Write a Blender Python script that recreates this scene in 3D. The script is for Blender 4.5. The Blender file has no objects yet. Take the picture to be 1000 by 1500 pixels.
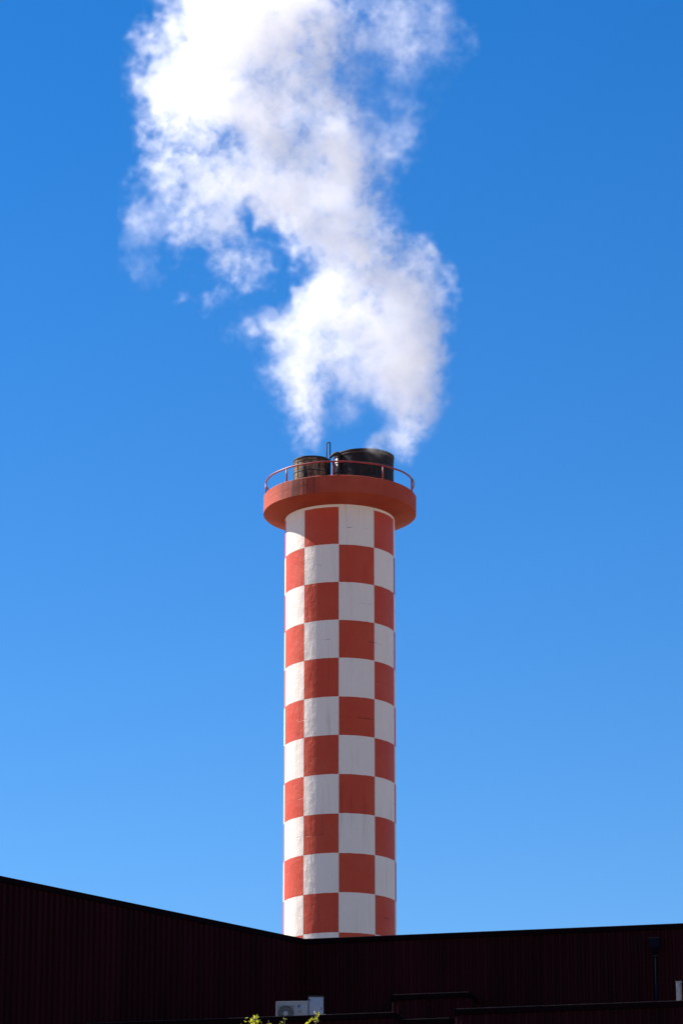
import bpy, bmesh, math, random
import numpy as np
from mathutils import Vector, Matrix

# ------------------------------------------------------------------ camera, sky, sun, exposure
sc = bpy.context.scene
R = math.radians
PITCH = 17.5
cam = bpy.data.objects.new('camera', bpy.data.cameras.new('camera'))
sc.collection.objects.link(cam)
cam.location = (0, 0, 1.6)
cam.rotation_euler = (R(90 + PITCH), 0, 0)
cam.data.sensor_fit = 'VERTICAL'; cam.data.sensor_height = 36; cam.data.lens = 120
cam.data.clip_end = 20000; cam.data.clip_start = 0.5
sc.camera = cam

SUN_EL, SUN_AZ = 42.0, -66.0          # azimuth clockwise from +Y: from the left, a little behind the chimney
w = bpy.data.worlds.new('World'); sc.world = w; w.use_nodes = True
nt = w.node_tree; bg = nt.nodes['Background']
sky = nt.nodes.new('ShaderNodeTexSky'); sky.sky_type = 'NISHITA'; sky.sun_disc = False
sky.sun_elevation = R(SUN_EL); sky.sun_rotation = R(SUN_AZ % 360)
sky.altitude = 0; sky.air_density = 1.0; sky.dust_density = 0.0; sky.ozone_density = 4.0
hs = nt.nodes.new('ShaderNodeHueSaturation'); hs.inputs['Saturation'].default_value = 1.36; hs.inputs['Hue'].default_value = 0.508
hs.inputs['Value'].default_value = 1.0
nt.links.new(sky.outputs[0], hs.inputs['Color']); nt.links.new(hs.outputs[0], bg.inputs['Color'])
bg.inputs['Strength'].default_value = 0.078

sun = bpy.data.objects.new('sun', bpy.data.lights.new('sun', 'SUN'))
sc.collection.objects.link(sun)
sun.data.energy = 5.0; sun.data.angle = R(0.53); sun.data.color = (1.0, 0.94, 0.87)
to_sun = Vector((math.sin(R(SUN_AZ)) * math.cos(R(SUN_EL)), math.cos(R(SUN_AZ)) * math.cos(R(SUN_EL)), math.sin(R(SUN_EL))))
sun.rotation_euler = to_sun.to_track_quat('Z', 'Y').to_euler()
sun.location = (-40, 60, 120)

vs = sc.view_settings
vs.view_transform = 'Standard'; vs.look = 'None'; vs.gamma = 1; vs.exposure = 0.95; vs.use_curve_mapping = False
cy = sc.cycles
cy.use_denoising = True
cy.max_bounces = 18; cy.diffuse_bounces = 4; cy.volume_bounces = 16; cy.transparent_max_bounces = 16
cy.volume_step_rate = 1.5; cy.volume_max_steps = 512
random.seed(4)

# ------------------------------------------------------------------ helpers
def link(o, parent=None):
    sc.collection.objects.link(o)
    if parent is not None: o.parent = parent
    return o
def tag(o, label=None, cat=None, group=None, kind=None):
    for k, v in (('label', label), ('category', cat), ('group', group), ('kind', kind)):
        if v: o[k] = v
    return o
def empty(name, loc=(0, 0, 0), rz=0):
    o = bpy.data.objects.new(name, None); o.location = loc; o.rotation_euler[2] = rz
    o.empty_display_size = .5
    return link(o)
def mesh_obj(name, verts, faces, mat, parent=None, smooth=False, loc=None):
    me = bpy.data.meshes.new(name); me.from_pydata([tuple(v) for v in verts], [], faces); me.update()
    if mat: me.materials.append(mat)
    if smooth: me.polygons.foreach_set('use_smooth', [True] * len(me.polygons))
    o = bpy.data.objects.new(name, me)
    if loc: o.location = loc
    return link(o, parent)
class MB:
    def __init__(s): s.v = []; s.f = []
    def add(s, v, f):
        n = len(s.v); s.v += [tuple(p) for p in v]; s.f += [tuple(i + n for i in q) for q in f]; return s
    def box(s, x0, y0, z0, x1, y1, z1, bev=0.0):
        if bev <= 0:
            v = [(x, y, z) for z in (z0, z1) for y in (y0, y1) for x in (x0, x1)]
            return s.add(v, [(0, 2, 3, 1), (4, 5, 7, 6), (0, 1, 5, 4), (2, 6, 7, 3), (0, 4, 6, 2), (1, 3, 7, 5)])
        bm = bmesh.new(); bmesh.ops.create_cube(bm, size=1)
        for q in bm.verts:
            q.co = Vector(((x0 + x1) / 2 + q.co.x * (x1 - x0), (y0 + y1) / 2 + q.co.y * (y1 - y0), (z0 + z1) / 2 + q.co.z * (z1 - z0)))
        bmesh.ops.bevel(bm, geom=bm.edges[:], offset=bev, segments=2, affect='EDGES', profile=.6)
        bm.verts.index_update()
        s.add([q.co[:] for q in bm.verts], [[q.index for q in f.verts] for f in bm.faces]); bm.free(); return s
    def tube(s, pts, rad, n=10, closed=False, caps=True):
        pts = [Vector(p) for p in pts]; m = len(pts); rings = []
        rads = rad if isinstance(rad, (list, tuple)) else [rad] * m
        ref = None
        for i, p in enumerate(pts):
            a = pts[(i - 1) % m] if (closed or i > 0) else p
            b = pts[(i + 1) % m] if (closed or i < m - 1) else p
            t = (b - a).normalized()
            if ref is None: ref = Vector((0, 0, 1)) if abs(t.z) < .9 else Vector((1, 0, 0))
            u = (ref - t * ref.dot(t)).normalized(); ref = u; q = t.cross(u)
            rings.append([p + (u * math.cos(2 * math.pi * k / n) + q * math.sin(2 * math.pi * k / n)) * rads[i] for k in range(n)])
        v = [x for r in rings for x in r]; f = []
        for i in range(m if closed else m - 1):
            j = (i + 1) % m
            for k in range(n):
                f.append((i * n + k, i * n + (k + 1) % n, j * n + (k + 1) % n, j * n + k))
        if caps and not closed:
            f.append(tuple(range(n - 1, -1, -1))); f.append(tuple((m - 1) * n + k for k in range(n)))
        return s.add(v, f)
    def lathe(s, prof, n=96, closed=True, c=(0, 0), wob=None):
        m = len(prof); v = []; f = []
        for i in range(n):
            a = 2 * math.pi * i / n
            for j, (r, z) in enumerate(prof):
                rr = r + (wob(a, z) if wob else 0)
                v.append((c[0] + rr * math.sin(a), c[1] - rr * math.cos(a), z))
        for i in range(n):
            k = (i + 1) % n
            for j in range(m if closed else m - 1):
                l = (j + 1) % m
                f.append((i * m + j, k * m + j, k * m + l, i * m + l))
        return s.add(v, f)
    def build(s, name, mat, parent=None, smooth=False, loc=None, auto=None):
        o = mesh_obj(name, s.v, s.f, mat, parent, smooth, loc)
        if auto is not None:
            me = o.data
            me.polygons.foreach_set('use_smooth', [True] * len(me.polygons))
            bm = bmesh.new(); bm.from_mesh(me)
            bmesh.ops.recalc_face_normals(bm, faces=bm.faces[:])
            for e in bm.edges:
                e.smooth = len(e.link_faces) < 2 or e.calc_face_angle(0) < R(auto)
            bm.to_mesh(me); bm.free()
        return o

class N:                                   # small node-tree writer
    def __init__(s, name):
        s.m = bpy.data.materials.new(name); s.m.use_nodes = True; s.t = s.m.node_tree
        s.b = s.t.nodes['Principled BSDF']; s.out = s.t.nodes['Material Output']
    def n(s, typ, **kw):
        o = s.t.nodes.new(typ)
        for k, v in kw.items():
            if k in ('op', 'operation'): o.operation = v
            elif k.startswith('i_'): s.put(o.inputs[k[2:].replace('_', ' ')], v)
            elif k.startswith('x'): s.put(o.inputs[int(k[1:])], v)
            else: setattr(o, k, v)
        return o
    def put(s, sock, v):
        if isinstance(v, bpy.types.NodeSocket): s.t.links.new(v, sock)
        elif isinstance(v, bpy.types.Node): s.t.links.new(v.outputs[0], sock)
        else: sock.default_value = v
    def math(s, op, a, b=0.0, c=None, clamp=False):
        o = s.n('ShaderNodeMath', operation=op, x0=a, x1=b); o.use_clamp = clamp
        if c is not None: s.put(o.inputs[2], c)
        return o.outputs[0]
    def mix(s, f, a, b):
        o = s.n('ShaderNodeMix', data_type='RGBA'); s.put(o.inputs[0], f); s.put(o.inputs[6], a); s.put(o.inputs[7], b); return o.outputs[2]
    def ramp(s, f, a, b, lo=0.0, hi=1.0):
        o = s.n('ShaderNodeMapRange', x0=f, x1=a, x2=b, x3=lo, x4=hi); o.interpolation_type = 'SMOOTHSTEP'; return o.outputs[0]
    def noise(s, vec, scale, detail=4.0, rough=.55, dist=0.0):
        o = s.n('ShaderNodeTexNoise', i_Vector=vec, i_Scale=scale, i_Detail=detail, i_Roughness=rough, i_Distortion=dist); return o.outputs[0]
    def pos(s): return s.n('ShaderNodeNewGeometry').outputs['Position']
    def scaled(s, vec, sx, sy, sz): return s.n('ShaderNodeMapping', i_Vector=vec, i_Scale=(sx, sy, sz)).outputs[0]
    def xyz(s, vec):
        o = s.n('ShaderNodeSeparateXYZ', x0=vec); return o.outputs
    def bump(s, h, strength, dist):
        s.put(s.b.inputs['Normal'], s.n('ShaderNodeBump', i_Strength=strength, i_Distance=dist, i_Height=h))
    def rgb(s, c): return (*c, 1)

def plain(name, c, rough=.6, metal=0.0, var=.25, scale=3.0, spec=.5, bump=0.0):
    k = N(name); p = k.pos()
    f = k.ramp(k.noise(p, scale, 6), .3, .7)
    k.put(k.b.inputs['Base Color'], k.mix(f, k.rgb([x * (1 - var) for x in c]), k.rgb([min(1, x * (1 + var)) for x in c])))
    k.b.inputs['Roughness'].default_value = rough; k.b.inputs['Metallic'].default_value = metal
    k.b.inputs['Specular IOR Level'].default_value = spec
    if bump: k.bump(k.noise(p, scale * 6, 5), bump, .02)
    return k.m

# ------------------------------------------------------------------ materials
CX, CY = -0.12, 240.0                      # the chimney's axis
def chimney_coords(k):
    """angle round the axis (0 towards the street) and height, with the two as a vector in metres"""
    p = k.pos(); x, y, z = k.xyz(p)
    dx = k.math('SUBTRACT', x, CX); dy = k.math('SUBTRACT', CY, y)
    a = k.math('ARCTAN2', dx, dy)
    v = k.n('ShaderNodeCombineXYZ', x0=k.math('MULTIPLY', a, 4.0), x1=0.0, x2=z).outputs[0]
    return p, a, z, v
def painted_concrete(name, base, dirt, pale):
    k = N(name); p, a, z, v = chimney_coords(k)
    blot = k.ramp(k.noise(p, .35, 6, .6), .35, .75)
    streak = k.ramp(k.noise(k.scaled(v, 3.2, 1, .16), 1.0, 5, .6), .52, .80)
    fine = k.noise(p, 7, 5, .65)
    c = k.mix(k.math('MULTIPLY', blot, .55), k.rgb(base), k.rgb(pale))
    c = k.mix(k.math('MULTIPLY', streak, .72), c, k.rgb(dirt))
    c = k.mix(k.math('MULTIPLY', k.ramp(fine, .58, .75), .28), c, k.rgb(dirt))
    # hairline cracks that wander along the pours, only here and there
    zz = k.math('ADD', z, k.math('MULTIPLY', k.noise(p, .9, 4), .35))
    line = k.math('ABSOLUTE', k.math('SUBTRACT', k.math('FRACT', k.math('MULTIPLY', zz, .353)), .5))
    crack = k.math('MULTIPLY', k.ramp(line, .004, .012, 1, 0), k.ramp(k.noise(p, .42, 3), .56, .64))
    c = k.mix(k.math('MULTIPLY', crack, .7), c, k.rgb([q * .35 for q in dirt]))
    k.put(k.b.inputs['Base Color'], c)
    k.b.inputs['Roughness'].default_value = .5; k.b.inputs['Specular IOR Level'].default_value = .16
    rel = k.math('ADD', k.math('MULTIPLY', k.noise(p, .8, 3), 1.0), k.math('MULTIPLY', k.noise(k.scaled(v, 2.2, 1, .7), 1.3, 6, .62), .55))
    patch = k.ramp(k.noise(p, 1.5, 5, .7), .60, .66)
    h = k.math('SUBTRACT', k.math('ADD', rel, k.math('MULTIPLY', patch, .10)), k.math('MULTIPLY', crack, .25))
    k.bump(h, .5, .14)
    return k.m
M = {}
M['white'] = painted_concrete('white_painted_concrete', (.80, .68, .595), (.50, .41, .35), (.83, .73, .65))
M['red'] = painted_concrete('red_painted_concrete', (.52, .058, .026), (.32, .040, .022), (.56, .100, .048))

def band_material():
    k = N('red_platform_concrete'); p, a, z, v = chimney_coords(k)
    base = k.mix(k.math('MULTIPLY', k.ramp(k.noise(p, .6, 6), .3, .7), .6), k.rgb((.38, .046, .020)), k.rgb((.47, .080, .034)))
    # soot that has run down the rim below the smaller flue
    run = k.ramp(k.noise(k.scaled(v, 6.5, 1, .10), 1.5, 6, .68), .38, .60)
    here = k.math('MULTIPLY', k.ramp(a, -1.05, -.60), k.ramp(a, -.40, -.20, 1, 0))
    faint = k.math('MULTIPLY', k.ramp(k.noise(k.scaled(v, 2.2, 1, .05), 1.0, 5, .6), .55, .75), .25)
    soot = k.math('MAXIMUM', k.math('MULTIPLY', k.math('MULTIPLY', k.math('MULTIPLY', run, here), k.ramp(z, 77.0, 77.08)), .9), faint)
    c = k.mix(soot, base, k.rgb((.055, .022, .016)))
    zz = k.math('ADD', z, k.math('MULTIPLY', k.noise(p, .8, 4), .18))
    crack = k.math('MULTIPLY', k.ramp(k.math('ABSOLUTE', k.math('SUBTRACT', zz, 77.78)), .010, .026, 1, 0),
                   k.math('MULTIPLY', k.ramp(a, -1.3, -1.15), k.ramp(a, -.5, -.25, 1, 0)))
    c = k.mix(k.math('MULTIPLY', crack, .75), c, k.rgb((.09, .02, .015)))
    k.put(k.b.inputs['Base Color'], c)
    k.b.inputs['Roughness'].default_value = .75; k.b.inputs['Specular IOR Level'].default_value = .3
    k.bump(k.math('ADD', k.noise(p, 1.1, 5, .6), k.math('MULTIPLY', k.noise(p, 9, 4), .15)), .6, .07)
    return k.m
M['band'] = band_material()

def flue_material(name, rust):
    k = N(name); p = k.pos(); x, y, z = k.xyz(p)
    soot = k.ramp(k.noise(k.scaled(p, 1.2, 1.2, .35), 1.1, 6, .65), .36, .58)
    metal = k.mix(k.ramp(k.noise(p, 3.0, 6, .7), .40, .62), k.rgb((.26, .21, .14)), k.rgb((.13, .065, .03)))
    c = k.mix(k.math('SUBTRACT', 1.0, k.math('MULTIPLY', soot, rust)), metal, k.rgb((.012, .012, .014)))
    drip = k.ramp(k.noise(k.scaled(p, 5, 5, .3), 1.4, 5), .5, .68)
    c = k.mix(k.math('MULTIPLY', drip, .7), c, k.rgb((.008, .008, .009)))
    k.put(k.b.inputs['Base Color'], c); k.b.inputs['Roughness'].default_value = .6
    k.b.inputs['Specular IOR Level'].default_value = .15
    k.bump(k.noise(p, 4, 6, .65), .7, .05)
    return k.m
M['flue_rusty'] = flue_material('sooty_rusting_sheet_steel', 1.0)
M['flue_black'] = flue_material('soot_black_sheet_steel', .05)
M['soot'] = plain('soot_black_steel', (.013, .012, .012), .7, var=.4)
M['pale_sheet'] = plain('weathered_bare_sheet', (.26, .25, .24), .55, .2, .45, 2.2)
M['rail'] = plain('red_rail_paint', (.28, .030, .030), .45, var=.3)
M['rust_hoop'] = plain('rusted_hoop_steel', (.07, .032, .02), .75, var=.5, scale=2.5)

def cladding(name, c, seed):
    k = N(name); p = k.pos(); oi = k.n('ShaderNodeObjectInfo').outputs['Random']
    v = k.math('MULTIPLY_ADD', oi, .2, .9)
    f = k.ramp(k.noise(k.scaled(p, 1.5, 1.5, .12), 1.0, 6, .6), .3, .75)
    col = k.mix(f, k.rgb([q * .7 for q in c]), k.rgb([q * 1.35 for q in c]))
    m = k.n('ShaderNodeVectorMath', operation='SCALE', x0=col); k.put(m.inputs['Scale'], v)
    k.put(k.b.inputs['Base Color'], m.outputs[0])
    k.b.inputs['Roughness'].default_value = .62; k.b.inputs['Specular IOR Level'].default_value = .03
    k.bump(k.noise(p, .9, 3), .25, .02)
    return k.m
M['clad'] = cladding('dark_maroon_cladding', (.025, .0042, .0058), 0)
M['flash'] = plain('dark_flashing', (.006, .0013, .002), .7, var=.3, spec=.03)
M['flash_edge'] = plain('flashing_edge_glint', (.04, .034, .036), .5, 0, var=.3, spec=.1)  # paler tone that paints in the glint of the lit cap edge
M['roof'] = plain('grey_roof_felt', (.16, .15, .14), .9, var=.3, scale=.6)
M['ac'] = plain('off_white_appliance_paint', (.30, .285, .285), .5, var=.08)
M['ac_dark'] = plain('grille_shadow_plastic', (.05, .05, .052), .6, var=.2)
M['ac_grille'] = plain('grey_grille_plastic', (.20, .20, .205), .55, var=.1)
M['logo_blue'] = plain('logo_cyan_blue', (.02, .30, .55), .5, var=.05)
M['logo_black'] = plain('logo_near_black', (.012, .014, .02), .5, var=.05)
M['cab'] = plain('pale_blue_grey_cabinet_paint', (.30, .32, .39), .5, var=.08)
M['dark_metal'] = plain('dark_steel', (.012, .011, .013), .5, var=.2, spec=.2)
M['blue_pipe'] = plain('dark_blue_pipe_plastic', (.0025, .0032, .010), .6, var=.2, spec=.06)
M['pale_post'] = plain('pale_zinc', (.30, .28, .28), .5, .2, .3, 5)
M['rust_post'] = plain('rust_streaked_zinc', (.22, .13, .08), .7, 0, .3, 6)
M['bark'] = plain('grey_brown_bark', (.10, .075, .05), .9, var=.4, scale=8, bump=.6)
k = N('yellow_green_leaf'); p = k.pos()
f = k.ramp(k.noise(p, 2.5, 3), .3, .7)
k.put(k.b.inputs['Base Color'], k.mix(f, (.28, .29, .012, 1), (.42, .40, .02, 1)))
k.b.inputs['Roughness'].default_value = .5
tr = k.n('ShaderNodeBsdfTranslucent'); k.put(tr.inputs[0], (.62, .60, .03, 1))
ms = k.n('ShaderNodeMixShader', x0=.4, x1=k.b.outputs[0], x2=tr.outputs[0]); k.put(k.out.inputs['Surface'], ms)
M['leaf'] = k.m
k = N('ground_asphalt_and_dust'); p = k.pos()
f = k.ramp(k.noise(p, .02, 8, .6), .4, .6)
k.put(k.b.inputs['Base Color'], k.mix(f, (.37, .245, .14, 1), (.52, .34, .19, 1)))
k.b.inputs['Roughness'].default_value = .95
k.bump(k.noise(p, 3, 6), .4, .05)
M['ground'] = k.m

# ------------------------------------------------------------------ ground
tag(mesh_obj('ground', [(-9000, -9000, 0), (9000, -9000, 0), (9000, 9000, 0), (-9000, 9000, 0)], [(0, 1, 2, 3)], M['ground']), kind='structure')

M['yard'] = plain('added_yard_asphalt', (.045, .042, .040), .9, var=.3, scale=.15)
tag(mesh_obj('added_dark_yard', [(-130, 20, .004), (130, 20, .004), (130, 370, .004), (-130, 370, .004)], [(0, 1, 2, 3)], M['yard']), kind='structure')  # unseen dark sheet added to cut the light bounced up onto chimney and walls

# ------------------------------------------------------------------ chimney
chim = tag(empty('chimney', (CX, CY, 0)), 'tall round chimney chequered in red and white with a railed red top platform', 'chimney')
RS = 4.02
Z_BOT, Z_TOP = 77.0, 78.35                 # the platform's underside and deck
shaft = MB().lathe([(RS, 0), (RS, 20), (RS, 40), (RS, 60), (RS, Z_BOT + .3), (RS - .45, Z_BOT + .3), (RS - .45, 0)], 128).build('shaft', M['white'], chim, auto=40)
ROW, ROW0 = 2.833, 76.40
cols = [R(q) for q in (-78, -39.4, -1.0, 38.0, 76.5)]
step = (2 * math.pi - (cols[-1] - cols[0])) / 6
cols += [cols[-1] + step * i for i in range(1, 6)]
rj = random.Random(7)
zedge = [[ROW0 - ROW * r + rj.uniform(-.02, .02) for r in range(16)] for c in range(10)]
for c in range(10):
    a0 = cols[c]; a1 = cols[c + 1] if c < 9 else cols[0] + 2 * math.pi
    for r in range(15):
        red = (r + c) % 2 == 1
        # colours alternate: on the top row the square just left of the centre line is red
        g = .022 / RS; n = 14; v = []; f = []
        zt = zedge[c][r] - .011; zb = zedge[c][r + 1] + .011
        for (rad) in (RS + .008, RS - .02):
            for i in range(n + 1):
                a = a0 + g / 2 + (a1 - a0 - g) * i / n
                for zz in (zb, zt):
                    jz = rj.uniform(-.008, .008)
                    v.append((rad * math.sin(a), -rad * math.cos(a), zz + jz))
        o = 2 * (n + 1); v = v[:o] + v                  # the face has its own points, so the thin edges stay crisp
        for i in range(n): f.append((2 * i, 2 * i + 2, 2 * i + 3, 2 * i + 1))
        for i in range(n):
            f.append((o + 2 * i + 1, o + 2 * i + 3, 2 * o + 2 * i + 3, 2 * o + 2 * i + 1))
            f.append((o + 2 * i + 2, o + 2 * i, 2 * o + 2 * i, 2 * o + 2 * i + 2))
        f.append((o, o + 1, 2 * o + 1, 2 * o)); f.append((o + 2 * n + 1, o + 2 * n, 2 * o + 2 * n, 2 * o + 2 * n + 1))
        q = mesh_obj('painted_square', v, f, M['red' if red else 'white'], shaft)
        q.data.polygons.foreach_set('use_smooth', [i < n for i in range(len(q.data.polygons))])

RP = 5.62
prof = [(RS - .3, Z_BOT - .42), (RS + .02, Z_BOT - .40), (RP - .05, Z_BOT), (RP, Z_BOT + .05), (RP, Z_TOP - .07), (RP - .05, Z_TOP - .02), (RP - .30, Z_TOP), (.3, Z_TOP), (.3, Z_TOP - .3), (RS - .3, Z_TOP - .3)]
wob = lambda a, z: .008 * math.sin(7 * a + z) + .006 * math.sin(13 * a - 2 * z)
platform = MB().lathe(prof, 160, wob=wob).build('platform', M['band'], chim, auto=35)

# the guard rail: one hoop on nine posts
RR = 5.46; ZR = Z_TOP + 1.05
rail = MB().tube([(RR * math.sin(2 * math.pi * i / 96), -RR * math.cos(2 * math.pi * i / 96), ZR + .012 * math.sin(i * .9)) for i in range(96)], .066, 10, closed=True).build('guard_rail', M['rail'], chim, True)
for i in range(9):
    a = R(-5.1 + 40 * i); x, y = RR * math.sin(a), -RR * math.cos(a)
    lean = rj.uniform(-.03, .03)
    m = MB().tube([(x, y, Z_TOP - .03), (x + lean * .3, y, Z_TOP + .5), (x, y, ZR - .01)], .058, 8)
    m.tube([(x, y, Z_TOP - .02), (x, y, Z_TOP + .03)], .12, 8)
    m.build('post', M['rail'], rail, True)

# the two flues
def flue(cx, cy, r, h, mat, hoops, n=72):
    zt = Z_TOP + h
    wob = lambda a, z: .012 * math.sin(5 * a + 3 * z) + .008 * math.sin(11 * a)
    o = MB().lathe([(r, Z_TOP), (r, Z_TOP + h * .33), (r, Z_TOP + h * .66), (r, zt - .06), (r - .10, zt - .06), (r - .10, Z_TOP + .05)], n, c=(cx, cy), wob=wob).build('flue', mat, chim, auto=40)
    for (z, wdt, d, mt) in hoops:
        MB().lathe([(r - .05, z), (r + d, z), (r + d + .01, z + wdt * .5), (r + d, z + wdt), (r - .05, z + wdt)], n, c=(cx, cy), wob=wob).build('hoop', mt, o, auto=50)
    MB().lathe([(r - .14, zt - .12), (r + .035, zt - .12), (r + .05, zt - .06), (r + .035, zt), (r - .14, zt)], n, c=(cx, cy), wob=wob).build('rim', M['soot'], o, auto=50)
    # a soot-black plug deep inside stands for the throat
    MB().lathe([(.02, Z_TOP + .12), (r - .09, Z_TOP + .12), (r - .09, Z_TOP + .2), (.02, Z_TOP + .2)], 32, c=(cx, cy)).build('throat', M['soot'], o)
    return o
fl = flue(-2.07, 0, 1.35, 2.86, M['flue_rusty'], [(Z_TOP + .9, .06, .015, M['rust_hoop']), (Z_TOP + 1.75, .06, .02, M['soot']), (Z_TOP + 2.52, .07, .02, M['rust_hoop'])])
fr = flue(1.78, 0, 2.2, 3.15, M['flue_black'], [(Z_TOP + 1.0, .07, .02, M['soot']), (Z_TOP + 2.05, .07, .02, M['soot']), (Z_TOP + 2.86, .09, .025, M['rust_hoop'])])
# sheet seams on the rusting flue, each its own strip
for a in range(-75, 80, 25):
    q = R(a); x, y = -2.07 + 1.352 * math.sin(q), -1.352 * math.cos(q)
    MB().tube([(x, y, Z_TOP + .05), (x, y, Z_TOP + 2.5)], .022, 6).build('seam', M['soot'], fl)
# bare sheet panel and the black pipe that climbs the larger flue beside it
v = []; f = []
for i in range(9):
    a = R(-88 + 4.6 * i)
    for z in (Z_TOP + .1, Z_TOP + 2.75): v.append((1.78 + 2.262 * math.sin(a), -2.262 * math.cos(a), z))
for i in range(8): f.append((2 * i, 2 * i + 2, 2 * i + 3, 2 * i + 1))
pn = mesh_obj('bare_panel', v, f, M['pale_sheet'], fr, True)
md = pn.modifiers.new('thickness', 'SOLIDIFY'); md.thickness = .02
a = R(-52); x, y = 1.78 + 2.36 * math.sin(a), -2.36 * math.cos(a)
MB().tube([(x, y, Z_TOP + .05), (x, y, Z_TOP + 2.55), (x + .01, y, Z_TOP + 2.8), (x - .08, y + .02, Z_TOP + 2.98), (x - .26, y + .1, Z_TOP + 3.02), (x - .48, y + .25, Z_TOP + 2.9), (x - .66, y + .4, Z_TOP + 2.78)], [.10, .10, .13, .16, .15, .11, .09], 10).build('climbing_pipe', M['soot'], fr, True)
for zz in (.35, .75, 1.5, 2.2):
    MB().tube([(x - .28, y + .16, Z_TOP + zz), (x, y - .12, Z_TOP + zz + .03), (x + .30, y - .02, Z_TOP + zz + .06)], .05, 6).build('pipe_clamp', M['soot'], fr)
a2 = R(-74); x2, y2 = 1.78 + 2.30 * math.sin(a2), -2.30 * math.cos(a2)
MB().tube([(x2, y2, Z_TOP + .1), (x2, y2, Z_TOP + 2.6), (x2 + .15, y2 - .1, Z_TOP + 2.85)], .035, 6).build('cable', M['soot'], fr)
# ladder between the flues: two stiles that rise into a hoop above the rungs
lad = MB().tube([(-.98, -.95, Z_TOP), (-.98, -.95, Z_TOP + 3.9), (-.92, -.87, Z_TOP + 4.0), (-.75, -.62, Z_TOP + 4.13), (-.72, -.56, Z_TOP + 4.05), (-.72, -.55, Z_TOP)], .05, 8).build('ladder', M['soot'], chim, True)
for i in range(8):
    z = Z_TOP + .3 + i * .34
    MB().tube([(-.98, -.95, z), (-.72, -.55, z)], .025, 6).build('rung', M['soot'], lad)

# ------------------------------------------------------------------ corrugated buildings
def sheet(p0, p1, z0, z1, pitch=.235, depth=.06):
    """one profiled steel sheet from p0 to p1 in plan, its ribs standing towards the right-hand side of p0 -> p1"""
    p0 = Vector((*p0, 0)); p1 = Vector((*p1, 0)); L = (p1 - p0).length; d = (p1 - p0) / L; nrm = Vector((d.y, -d.x, 0))
    k = max(1, round(L / pitch)); pt = L / k; prof = []
    for i in range(k):
        b = i * pt
        prof += [(b, 0), (b + pt * .42, 0), (b + pt * .52, depth), (b + pt * .86, depth), (b + pt * .96, 0)]
    prof.append((L, 0)); v = []
    for (s, q) in prof:
        P = p0 + d * s + nrm * q
        v += [(P.x, P.y, z0), (P.x, P.y, z1)]
    return v, [(2 * i, 2 * i + 2, 2 * i + 3, 2 * i + 1) for i in range(len(prof) - 1)]
def wall(parent, p0, p1, z0, z1, proud=.0):
    """a clad wall of single sheets, each lapping 4 mm over or under its neighbour, with a folded cap"""
    a = Vector(p0); b = Vector(p1); L = (b - a).length; d = (b - a) / L; nrm = Vector((d.y, -d.x)); n = max(1, round(L / .94))
    for i in range(n):
        q0 = a + d * (L * i / n) + nrm * (.004 * (i % 2) + proud); q1 = a + d * (L * (i + 1) / n) + nrm * (.004 * (i % 2) + proud)
        v, f = sheet(q0, q1, z0, z1 - .02)
        mesh_obj('cladding_sheet', v, f, M['clad'], parent)
    q = []
    for (off, z) in ((-.25, z1), (.075, z1), (.085, z1 - .02), (.085, z1 - .17), (.06, z1 - .18), (-.25, z1 - .10)):
        q.append((off, z))
    v = []
    for e in (a, b):
        for (off, z) in q: P = e + nrm * (off + proud); v.append((P.x, P.y, z))
    m = len(q); f = [(i, (i + 1) % m, m + (i + 1) % m, m + i) for i in range(m)] + [tuple(range(m)), tuple(range(2 * m - 1, m - 1, -1))]
    mesh_obj('roof_flashing', v, f, M['flash'], parent)
    for i in range(1, int(L / 2.4) + 1):                # lap covers where the cap lengths meet
        c0 = a + d * (2.4 * i - .05); c1 = a + d * min(2.4 * i + .05, L); v = []
        for e in (c0, c1):
            for (o_, z) in ((-.2, z1 + .004), (.079, z1 + .004), (.091, z1 - .02), (.091, z1 - .172)): P = e + nrm * (o_ + proud); v.append((P.x, P.y, z))
        mesh_obj('lap_cover', v, [(i_, i_ + 1, i_ + 5, i_ + 4) for i_ in range(3)], M['flash'], parent)
    P0 = a + nrm * (.088 + proud); P1 = b + nrm * (.088 + proud)
    MB().tube([(P0.x, P0.y, z1 - .004), (P1.x, P1.y, z1 - .004)], .006, 6).build('edge_glint_strip', M['flash_edge'], parent)  # thin pale strip: the highlight along the cap is put into its colour
def core(parent, name, pts, z0, z1, mat):
    n = len(pts); v = [(x, y, z0) for x, y in pts] + [(x, y, z1) for x, y in pts]
    f = [(i, (i + 1) % n, n + (i + 1) % n, n + i) for i in range(n)] + [tuple(range(n, 2 * n))]
    return mesh_obj(name, v, f, mat, parent)
CORN = Vector((-1.2, 108.0)); LD = Vector((-8.73, -10.1)).normalized(); RD = Vector((11.84, -2.7)).normalized()
LN = Vector((-LD.y, LD.x)); RN = Vector((RD.y, -RD.x))
HZ = 21.35
hall = tag(empty('corrugated_hall', (CORN.x, CORN.y, 0)), 'large dark maroon hall of ribbed metal sheets with an inner corner', 'building')
def under(o, parent_empty):           # keep world coordinates when a child was written in them
    o.location = -Vector(parent_empty.location)
for (root, build) in ((hall, 0),):
    pass
def world_children(root):
    for o in list(bpy.data.objects):
        if o.parent is root: o.location = o.location - Vector(root.location)
Lend = CORN + LD * 21; Rend = CORN + RD * 20
wall(hall, Lend, CORN, 0, HZ)
wall(hall, CORN + RD * .0, Rend, 0, HZ)
inL = Lend - Vector((LD.y, -LD.x)) * -.06
off = .05
def inset(P, n): return (P.x + n.x * off, P.y + n.y * off)
bl = Vector((-1, .55)).normalized()
pts = [Lend + Vector((-.05, .03)), CORN + Vector((-.01, .08)), Rend + Vector((.01, .06)), Rend + Vector((8, 34)), Vector((-1, 150)), Lend + Vector((-24, 26))]
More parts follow.
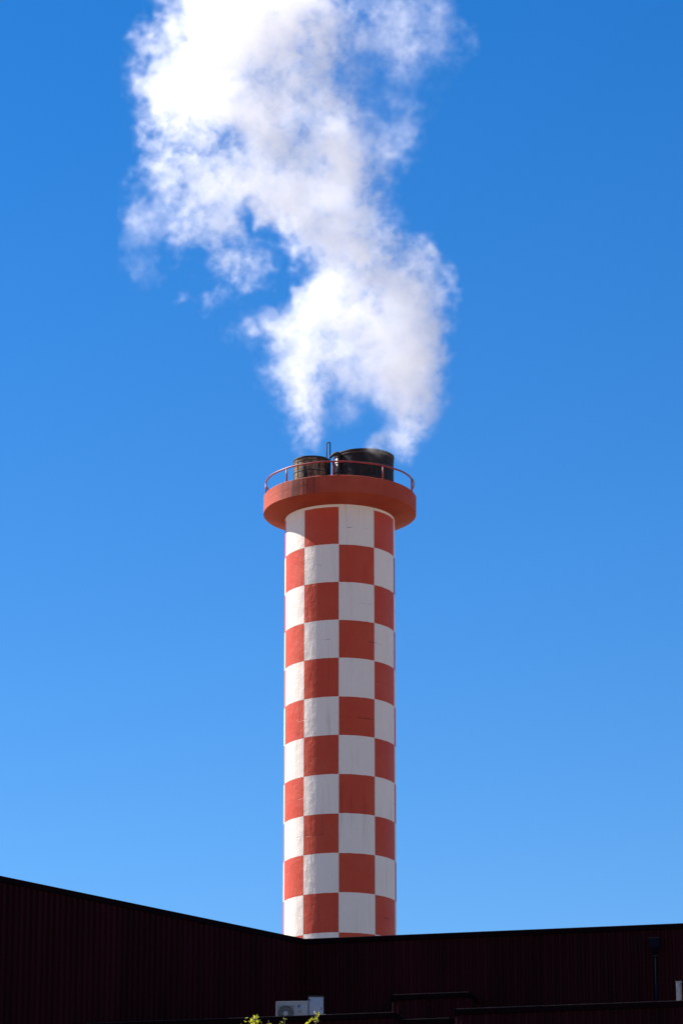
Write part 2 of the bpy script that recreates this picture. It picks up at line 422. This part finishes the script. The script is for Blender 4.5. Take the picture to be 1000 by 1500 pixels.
core(hall, 'core', [(p.x, p.y) for p in pts], 0, HZ - .16, M['roof'])
world_children(hall)

# lower annex blocks in front, parallel to the right-hand wall of the hall
AD = RD
def block(label, p0, length, depth, z, extra=None, group=None):
    P0 = Vector(p0); P1 = P0 + AD * length; back = -Vector((AD.y, -AD.x))
    r = tag(empty('annex_block', (P0.x, P0.y, 0)), label, 'building', group)
    wall(r, P0, P1, 0, z)
    wall(r, P1 + AD * 0.0 + back * .0, P1 + back * depth, 0, z - .012, .0)
    wall(r, P0 + back * depth, P0, 0, z - .012)
    e = .03
    core(r, 'core', [(P0 + AD * e + back * e)[:], (P1 - AD * e + back * e)[:], (P1 - AD * e + back * depth)[:], (P0 + AD * e + back * depth)[:]], 0, z - .22, M['roof'])
    world_children(r)
    return r
ZA = 17.40
A0 = Vector((1.53, 98.0)) - AD * 9.2
block('low dark ribbed block carrying the air conditioner and white cabinet', A0, 9.2, 2.3, ZA)
block('tall narrow dark ribbed block set back against the hall wall', Vector((1.62, 106.1)), 2.39, 1.15, 19.25)
block('low dark ribbed block beneath the drainpipe and the pale vent post', Vector((3.30, 97.42)), 13.0, 2.6, ZA)
block('lowest dark ribbed link between two low blocks', Vector((1.72, 98.35)), 1.42, 2.0, ZA - .16)

# ------------------------------------------------------------------ things on the roofs
# outdoor unit of an air conditioner, facing the street, on two feet
ax, ay, az = -1.915, 99.55, ZA - .11
ac = tag(empty('air_conditioner', (ax, ay, az), math.atan2(AD.y, AD.x) * .5), 'off white air conditioner outdoor unit with grey fan grille and blue mark', 'air conditioner')
MB().box(0, 0, .08, .94, .32, .68, .018).build('casing', M['ac'], ac, auto=40)
MB().box(-.004, -.012, .635, .944, .33, .685, .01).build('top_cover', M['ac'], ac, auto=40)
MB().box(.035, -.010, .11, .535, -.002, .565).build('fan_frame', M['ac_grille'], ac)
g = MB().lathe([(.20, 0), (.222, 0), (.222, .02), (.20, .02)], 40).build('fan_ring', M['ac_dark'], ac)
g.rotation_euler = (R(90), 0, 0); g.location = (.29, -.012, .325)
g = MB().lathe([(.001, 0), (.205, 0), (.205, .012), (.001, .012)], 40).build('fan_opening', M['ac_dark'], ac)
g.rotation_euler = (R(90), 0, 0); g.location = (.29, -.010, .325)
hub = MB().lathe([(.001, 0), (.075, 0), (.065, .03), (.001, .035)], 24).build('fan_hub', M['pale_sheet'], ac, auto=40)
hub.rotation_euler = (R(90), 0, 0); hub.location = (.29, -.026, .325)
for i in range(12):
    z = .13 + .037 * i
    MB().box(.05, -.030, z, .52, -.024, z + .009).build('grille_bar', M['ac_grille'], ac)
b = MB().box(.63, -.006, .30, .77, -.001, .575).build('badge', M['ac'], ac)
mesh_obj('logo_dark_triangle', [(.645, -.009, .565), (.645, -.009, .475), (.73, -.009, .565)], [(0, 1, 2)], M['logo_black'], b)
mesh_obj('logo_blue_triangle', [(.655, -.009, .470), (.742, -.009, .470 + .09), (.742, -.009, .51), (.70, -.009, .470)], [(0, 3, 2, 1)], M['logo_blue'], b)
MB().box(.655, -.009, .34, .745, -.007, .40).build('rating_plate', M['ac_grille'], b)
for x in (.12, .74): MB().box(x, .02, 0, x + .08, .30, .08).build('foot', M['dark_metal'], ac)
MB().tube([(.94, .2, .25), (1.0, .2, .24), (1.02, .2, .15), (1.02, .2, .02)], .018, 8).build('refrigerant_pipe', M['dark_metal'], ac, True)

cbx = tag(empty('electrical_cabinet', (-.955, 99.50, ZA - .10)), 'pale blue grey cabinet standing right beside the air conditioner', 'cabinet')
MB().box(0, 0, .10, .43, .22, .80, .01).build('body', M['cab'], cbx, auto=40)
MB().box(.02, -.016, .13, .41, -.002, .775, .004).build('door', M['cab'], cbx, auto=40)
MB().box(-.02, -.03, .80, .45, .24, .835, .006).build('lid', M['dark_metal'], cbx, auto=40)
MB().box(-.035, .01, .10, -.005, .2, .82).build('side_bracket', M['dark_metal'], cbx)
for z in (.22, .68): MB().box(.022, -.024, z, .05, -.016, z + .05).build('hinge', M['dark_metal'], cbx)
MB().box(.36, -.03, .42, .375, -.016, .49).build('handle', M['dark_metal'], cbx)
MB().box(.05, .03, 0, .38, .19, .10).build('plinth', M['dark_metal'], cbx)

stub = tag(empty('roof_spigot', (-.47, 99.2, ZA - .22)), 'short pale pipe stub on the block roof beside the cabinet', 'pipe')
MB().tube([(0, 0, 0), (0, 0, .30)], .022, 8).build('pipe', M['pale_post'], stub)
MB().tube([(0, 0, .30), (0, 0, .33), (0, 0, .36)], [.03, .034, .02], 8).build('cap', M['pale_post'], stub)

# rainwater head and downpipe on the hall's right-hand wall
wp = CORN + RD * 11.26
dp = tag(empty('drainpipe', (wp.x + RN.x * .05, wp.y + RN.y * .05, ZA - .3), math.atan2(RD.y, RD.x)), 'dark blue drainpipe with a box-shaped rain head on the ribbed wall', 'drainpipe')
zt = HZ - .48 - (ZA - .3)
b = MB(); b.add([(-.17, -.30, zt), (.17, -.30, zt), (.17, 0, zt), (-.17, 0, zt), (-.15, -.27, zt - .26), (.15, -.27, zt - .26), (.15, 0, zt - .26), (-.15, 0, zt - .26), (-.06, -.17, zt - .42), (.06, -.17, zt - .42), (.06, -.04, zt - .42), (-.06, -.04, zt - .42)],
    [(0, 3, 2, 1), (0, 1, 5, 4), (1, 2, 6, 5), (2, 3, 7, 6), (3, 0, 4, 7), (4, 5, 9, 8), (5, 6, 10, 9), (6, 7, 11, 10), (7, 4, 8, 11), (8, 9, 10, 11)])
b.build('rain_head', M['blue_pipe'], dp)
MB().box(-.175, -.31, zt, .175, .0, zt + .025).build('rain_head_rim', M['dark_metal'], dp)
MB().tube([(0, -.105, 0), (0, -.105, zt - .40)], .055, 14).build('pipe', M['blue_pipe'], dp, True)
for z in (.5, 1.6, zt - .55): MB().box(-.07, -.17, z, .07, -.0, z + .035).build('pipe_clip', M['dark_metal'], dp)

# pale square vent post on the low block
vp = tag(empty('vent_post', (9.62, 97.05, ZA - .22), math.atan2(AD.y, AD.x)), 'pale square vent post standing on the low block near the drainpipe', 'vent')
MB().box(-.07, -.05, 0, .05, .06, .93, .008).build('post', M['pale_post'], vp, auto=40)
MB().box(.051, -.045, .05, .075, .055, .90).build('side_plate', M['rust_post'], vp)
MB().box(-.085, -.065, .93, .09, .075, .955, .006).build('cap', M['pale_post'], vp, auto=40)
MB().tube([(-.17, -.13, .28), (-.02, -.14, .26), (.0, -.10, .22)], .02, 8).build('stay', M['pale_post'], vp)

# small pale wall fitting on the hall
wq = CORN + RD * 7.15
lf = tag(empty('wall_lamp', (wq.x + RN.x * .05, wq.y + RN.y * .05, 18.45), math.atan2(RD.y, RD.x)), 'tiny pale lamp fitting on the ribbed hall wall above the low roof', 'lamp')
MB().box(-.12, -.05, -.01, .0, .0, .02).build('bracket', M['dark_metal'], lf)
MB().box(.0, -.10, -.04, .07, .0, .045, .01).build('housing', M['cab'], lf, auto=40)

# ------------------------------------------------------------------ tree whose topmost sprigs reach into the picture
tx, ty = -1.35, 60.0
tree = tag(empty('leafy_tree', (tx, ty, 0)), 'young yellow green tree with its sunlit top sprigs before the dark wall', 'tree')
rt = random.Random(21)
tm = MB(); tips = []
tops = [(-.16, -.1, 11.18), (-.30, .2, 11.10), (.07, .0, 11.14), (.36, -.2, 11.13), (.92, .1, 11.30), (-1.2, .3, 10.7), (1.6, -.2, 10.6), (-2.0, -.4, 9.8), (2.2, .5, 9.7), (.2, 1.4, 10.6), (-.4, -1.5, 10.4), (1.0, 1.6, 9.4), (-1.4, 1.5, 9.5), (1.2, -1.6, 9.3), (-1.6, -1.6, 9.0)]
tm.tube([(0, 0, -.2), (.05, .02, 2), (-.05, .05, 4.5), (.03, -.02, 7.2), (0, 0, 9.0)], [.24, .19, .15, .10, .05], 10)
for (x, y, z) in tops:
    zb = rt.uniform(4.2, 7.6); m1 = Vector((x * .55, y * .55, zb + (z - zb) * .42))
    e = Vector((x, y, z)); bpts = [Vector((0, 0, zb)), m1 * .6 + Vector((0, 0, zb)) * .4, m1, m1.lerp(e, .5) + Vector((rt.uniform(-.1, .1), rt.uniform(-.1, .1), .1)), e]
    tm.tube(bpts, [.07, .055, .04, .02, .005], 6)
    for s in range(16):
        u = rt.uniform(.35, 1); i = min(3, int(u * 4)); base = bpts[i].lerp(bpts[i + 1], u * 4 - i)
        d = Vector((rt.gauss(0, 1), rt.gauss(0, 1), rt.uniform(-.3, .6))).normalized() * rt.uniform(.25, .6)
        if z > 11 and base.z + max(d.z, 0) > z - .5: d *= .18; d.z = min(d.z, z - .08 - base.z)
        tm.tube([base, base + d * .6, base + d], [.010, .007, .003], 4, caps=False); tips.append((base, base + d, 9))
    tips.append((e - Vector((0, 0, .30 if x < .9 or z < 11 else .16)), e, 15 if x < .9 or z < 11 else 7))
tm.build('trunk', M['bark'], tree, True)
lm = MB()
for (p0, p1, n) in tips:
    for i in range(n):
        c = Vector(p0).lerp(Vector(p1), rt.random()) + Vector((rt.gauss(0, .05), rt.gauss(0, .05), rt.gauss(0, .04)))
        L = rt.uniform(.06, .11); wd = L * .27
        d = Vector((rt.gauss(0, 1), rt.gauss(0, 1), rt.gauss(.1, .7))).normalized(); s = d.cross(Vector((rt.gauss(0, 1), rt.gauss(0, 1), rt.gauss(0, 1)))).normalized()
        nn = d.cross(s) * L * .10
        lm.add([c, c + d * L * .35 + s * wd + nn, c + d * L, c + d * L * .35 - s * wd + nn, c + d * L * .45], [(0, 4, 1), (1, 4, 2), (2, 4, 3), (3, 4, 0)])
cr = lm.build('crown', M['leaf'], tree); cr['kind'] = 'stuff'

# ------------------------------------------------------------------ steam
# One field of droplet density on a grid, handed to a Volume Cube through the object's own points.
VX = 0.13; NX, NY, NZ = 216, 120, 336
GX, GY, GZ = -17.0, -7.8, 77.6            # grid corner relative to the chimney's foot
PUFFS = [                                 # across, up (survey units of 5 cm), radius, weight, depth
 # from the larger flue
 (546, 674, 17, .8, -60), (560, 668, 19, 1.1, -58), (574, 660, 19, .8, -52), (588, 664, 24, .48, 0), (598, 642, 32, .66, 0), (602, 616, 40, .78, 0), (606, 586, 46, .85, 0), (608, 552, 52, .95, 0), (602, 515, 56, 1, 5),
 (582, 480, 56, 1.1, 0), (560, 450, 60, 1.2, -5), (602, 440, 50, 1.1, 5), (606, 408, 40, 1, 0), (575, 400, 62, 1.2, 0), (530, 400, 58, 1.1, 0),
 (498, 365, 54, 1, 0), (550, 350, 46, .8, 10), (472, 325, 56, 1, 0), (515, 455, 52, 1, 0), (626, 540, 40, .75, 0), (565, 560, 36, .45, 0), (632, 470, 30, .6, 0),
 # from the smaller flue
 (447, 655, 26, .30, 0), (450, 632, 34, .48, 0), (448, 604, 42, .62, 0), (436, 572, 48, .75, 0), (424, 540, 50, .85, 0), (440, 505, 48, .95, 0),
 (465, 470, 50, 1, 0), (472, 430, 44, .9, 0), (455, 565, 34, .6, 8),
 # above: the two together
 (458, 285, 64, 1.1, 0), (425, 300, 48, .9, -15), (440, 225, 68, 1.1, 5), (390, 255, 62, 1, 0), (340, 285, 50, .85, -10), (290, 295, 46, .8, 0), (330, 245, 40, .6, 10),
 (285, 225, 56, 1.2, 0), (255, 180, 56, 1.15, 0), (370, 215, 50, .8, 0), (310, 165, 58, 1, 0), (252, 130, 56, 1.15, 0), (335, 115, 68, 1.2, 0), (400, 160, 68, 1.2, 0),
 (450, 115, 58, 1.1, 5), (430, 60, 66, 1.2, 0), (350, 50, 72, 1.2, 0), (290, 60, 56, 1, 0), (290, 15, 52, .9, 0), (355, -20, 75, 1.1, 0), (440, -10, 66, 1, 0),
 (420, -70, 80, 1, 0), (350, -80, 80, 1, 0), (485, 170, 40, .55, 0), (500, 240, 46, .65, 0), (522, 290, 46, .65, 0),
 # thin wisps drifting off
 (540, 40, 66, .24, 0), (590, 15, 66, .18, 10), (640, 50, 56, .18, 0), (672, 85, 36, .18, 0), (600, 90, 58, .19, 0), (560, 110, 56, .20, 0), (598, 172, 34, .20, 0), (640, 130, 44, .14, 0), (690, 75, 26, .14, 0),
 (540, 200, 56, .30, 0), (565, 235, 46, .22, 0), (575, 310, 44, .34, 0), (545, 270, 40, .40, 0), (612, 362, 28, .45, 0), (575, -40, 70, .20, 0), (515, 60, 50, .36, 0), (512, 120, 46, .36, 0), (530, 10, 50, .32, 0),
 (228, 298, 48, .36, 0), (208, 345, 42, .24, 0), (215, 395, 36, .19, 0), (255, 268, 40, .45, 0), (320, 365, 50, .50, 0), (318, 385, 30, .22, 0), (335, 415, 38, .40, 0),
 (360, 380, 44, .42, 0), (362, 484, 24, .28, 0), (345, 340, 40, .38, 0), (390, 400, 34, .32, 0), (400, 478, 34, .40, 0), (515, 520, 40, .32, 0), (500, 565, 46, .26, 0), (515, 540, 48, .36, 0), (525, 590, 40, .22, 0), (490, 610, 30, .16, 0), (440, 400, 20, .3, 0)
]
def steam_density():
    A = np.float32; rng = np.random.default_rng(11)
    kx = np.fft.fftfreq(NX)[:, None, None]; ky = np.fft.fftfreq(NY)[None, :, None]; kz = np.fft.rfftfreq(NZ)[None, None, :]
    kk = np.sqrt(kx * kx + ky * ky + kz * kz).astype(A); kk[0, 0, 0] = 1
    def eddies(beta, lo, hi=1.0):
        f = np.fft.rfftn(rng.standard_normal((NX, NY, NZ), dtype=A)) * (kk + 1e-4) ** (-beta / 2) / (1 + (lo / kk) ** 6) * np.exp(-(kk / hi) ** 2)
        f[0, 0, 0] = 0
        f = np.fft.irfftn(f, s=(NX, NY, NZ)).astype(A)
        return f / f.std()
    xs = GX + VX * (np.arange(NX) + .5); ys = GY + VX * (np.arange(NY) + .5); zs = GZ + VX * (np.arange(NZ) + .5)
    # survey units: the sighting lines used when the puffs were measured, at the distance of the chimney
    c, s = math.cos(R(PITCH)), math.sin(R(PITCH))
    dep = CY * c + (zs - 1.6) * s
    q = 750 - 5000 * ((zs - 1.6) * c - CY * s) / dep
    px = 500 + 5000 * (xs[:, None] + CX) / dep[None, :]
    px = px[:, None, :]; py = q[None, None, :]; yy = (ys / .0504)[None, :, None]
    calm = np.clip((700 - py) / 260, .22, 1.0)
    P = []
    wx, wz, wy = (eddies(3.6, .012, .06) for _ in range(3)); sx, sz = (eddies(3.0, .04, .25) for _ in range(2))
    PX = (px + calm * (WL * wx + WS * sx)).astype(A); PY = (py + calm * (WL * wz + WS * sz)).astype(A); PZ = (yy + calm * WL * wy).astype(A)
    T = np.zeros((NX, NY, NZ), A)
    for (bx, by, r, wt, dz) in PUFFS:
        m = r * 1.5 + 45
        i0, i1 = np.searchsorted(500 + xs / .0515, [bx - m - 12, bx + m + 12]); j0, j1 = np.searchsorted(ys / .0504, [dz - m, dz + m])
        k0, k1 = np.searchsorted(-q, -(by + m)), np.searchsorted(-q, -(by - m))
        b = np.s_[i0:i1, j0:j1, k0:k1]
        d = np.sqrt((PX[b] - bx) ** 2 + (PY[b] - by) ** 2 + (PZ[b] - dz) ** 2) / r
        T[b] += np.exp(-1.7 * d ** 2.6) * wt
    for (bx, by, r, wt) in ((330, 212, 24, 1.0), (378, 318, 30, .9), (412, 408, 30, 1.1)):     # clear air drawn into the plume
        T *= 1 - np.minimum(wt, 1) * np.exp(-((PX - bx) ** 2 + (PY - by) ** 2) / r ** 2)
    n, n2 = eddies(3.3, .01, .5), eddies(2.9, .03, .6)
    # the small-scale pattern is carried along by the eddies, which draws it out into threads
    I = (np.arange(NX, dtype=np.int32)[:, None, None] + (9 * wx + 4 * sx).astype(np.int32)) % NX
    K = (np.arange(NZ, dtype=np.int32)[None, None, :] + (9 * wz + 4 * sz).astype(np.int32)) % NZ
    n2 = n2[I, np.arange(NY)[None, :, None], K]
    soft = T / (1 + .55 * T)
    D = np.clip(soft * (1 + .40 * n + .29 * n2) - .065 * np.maximum(1 + .5 * n2, .25), 0, .75) ** 1.7 * 1.25
    D[:, :, :2] = 0; D[:2] = 0; D[-2:] = 0; D[:, :2] = 0; D[:, -2:] = 0
    return D.astype(A)
WL, WS = 10.0, 8.0
D = steam_density()
me = bpy.data.meshes.new('steam_plume'); me.vertices.add(D.size)
at = me.attributes.new('droplets', 'FLOAT', 'POINT'); at.data.foreach_set('value', np.ascontiguousarray(D.transpose(2, 1, 0)).ravel())
steam = link(bpy.data.objects.new('steam_plume', me)); steam.location = (CX, CY, 0)
tag(steam, 'white steam plume drifting up from the two black flues', 'steam', kind='stuff')
k = N('white_steam'); k.t.nodes.remove(k.b)
pv = k.n('ShaderNodeVolumePrincipled'); pv.inputs['Color'].default_value = (1, 1, 1, 1); pv.inputs['Density'].default_value = 0.5
pv.inputs['Anisotropy'].default_value = .35
k.put(k.out.inputs['Volume'], pv.outputs[0])
me.materials.append(k.m)
g = bpy.data.node_groups.new('steam_grid', 'GeometryNodeTree')
g.interface.new_socket('Geometry', in_out='INPUT', socket_type='NodeSocketGeometry'); g.interface.new_socket('Geometry', in_out='OUTPUT', socket_type='NodeSocketGeometry')
gi, go = g.nodes.new('NodeGroupInput'), g.nodes.new('NodeGroupOutput')
lo = Vector((GX, GY, GZ)); hi = lo + Vector((NX - 1, NY - 1, NZ - 1)) * VX
vc = g.nodes.new('GeometryNodeVolumeCube'); vc.inputs['Min'].default_value = lo; vc.inputs['Max'].default_value = hi
for ax_, n_ in zip('XYZ', (NX, NY, NZ)): vc.inputs['Resolution ' + ax_].default_value = n_
ps = g.nodes.new('GeometryNodeInputPosition')
def gv(op, a, b):
    o = g.nodes.new('ShaderNodeVectorMath'); o.operation = op
    for i, q in enumerate((a, b)):
        if isinstance(q, bpy.types.NodeSocket): g.links.new(q, o.inputs[i])
        elif q is not None: o.inputs[i].default_value = q
    return o.outputs['Value' if op == 'DOT_PRODUCT' else 'Vector']
cell = gv('FLOOR', gv('ADD', gv('DIVIDE', gv('SUBTRACT', ps.outputs[0], lo), (VX, VX, VX)), (.5, .5, .5)), None)
sep = g.nodes.new('ShaderNodeSeparateXYZ'); g.links.new(cell, sep.inputs[0])
def gint(op, a, b):
    o = g.nodes.new('FunctionNodeIntegerMath'); o.operation = op
    for i, q in enumerate((a, b)):
        if isinstance(q, bpy.types.NodeSocket): g.links.new(q, o.inputs[i])
        else: o.inputs[i].default_value = q
    return o.outputs[0]
idx = gint('ADD', sep.outputs[0], gint('MULTIPLY', gint('ADD', sep.outputs[1], gint('MULTIPLY', sep.outputs[2], NY)), NX))
si = g.nodes.new('GeometryNodeSampleIndex'); si.data_type = 'FLOAT'; si.domain = 'POINT'; si.clamp = True
na = g.nodes.new('GeometryNodeInputNamedAttribute'); na.data_type = 'FLOAT'; na.inputs['Name'].default_value = 'droplets'
g.links.new(gi.outputs[0], si.inputs['Geometry']); g.links.new(na.outputs[0], si.inputs['Value']); g.links.new(idx, si.inputs['Index'])
g.links.new(si.outputs[0], vc.inputs['Density'])
sm = g.nodes.new('GeometryNodeSetMaterial'); sm.inputs['Material'].default_value = k.m
g.links.new(vc.outputs[0], sm.inputs[0]); g.links.new(sm.outputs[0], go.inputs[0])
steam.modifiers.new('droplets_to_volume', 'NODES').node_group = g
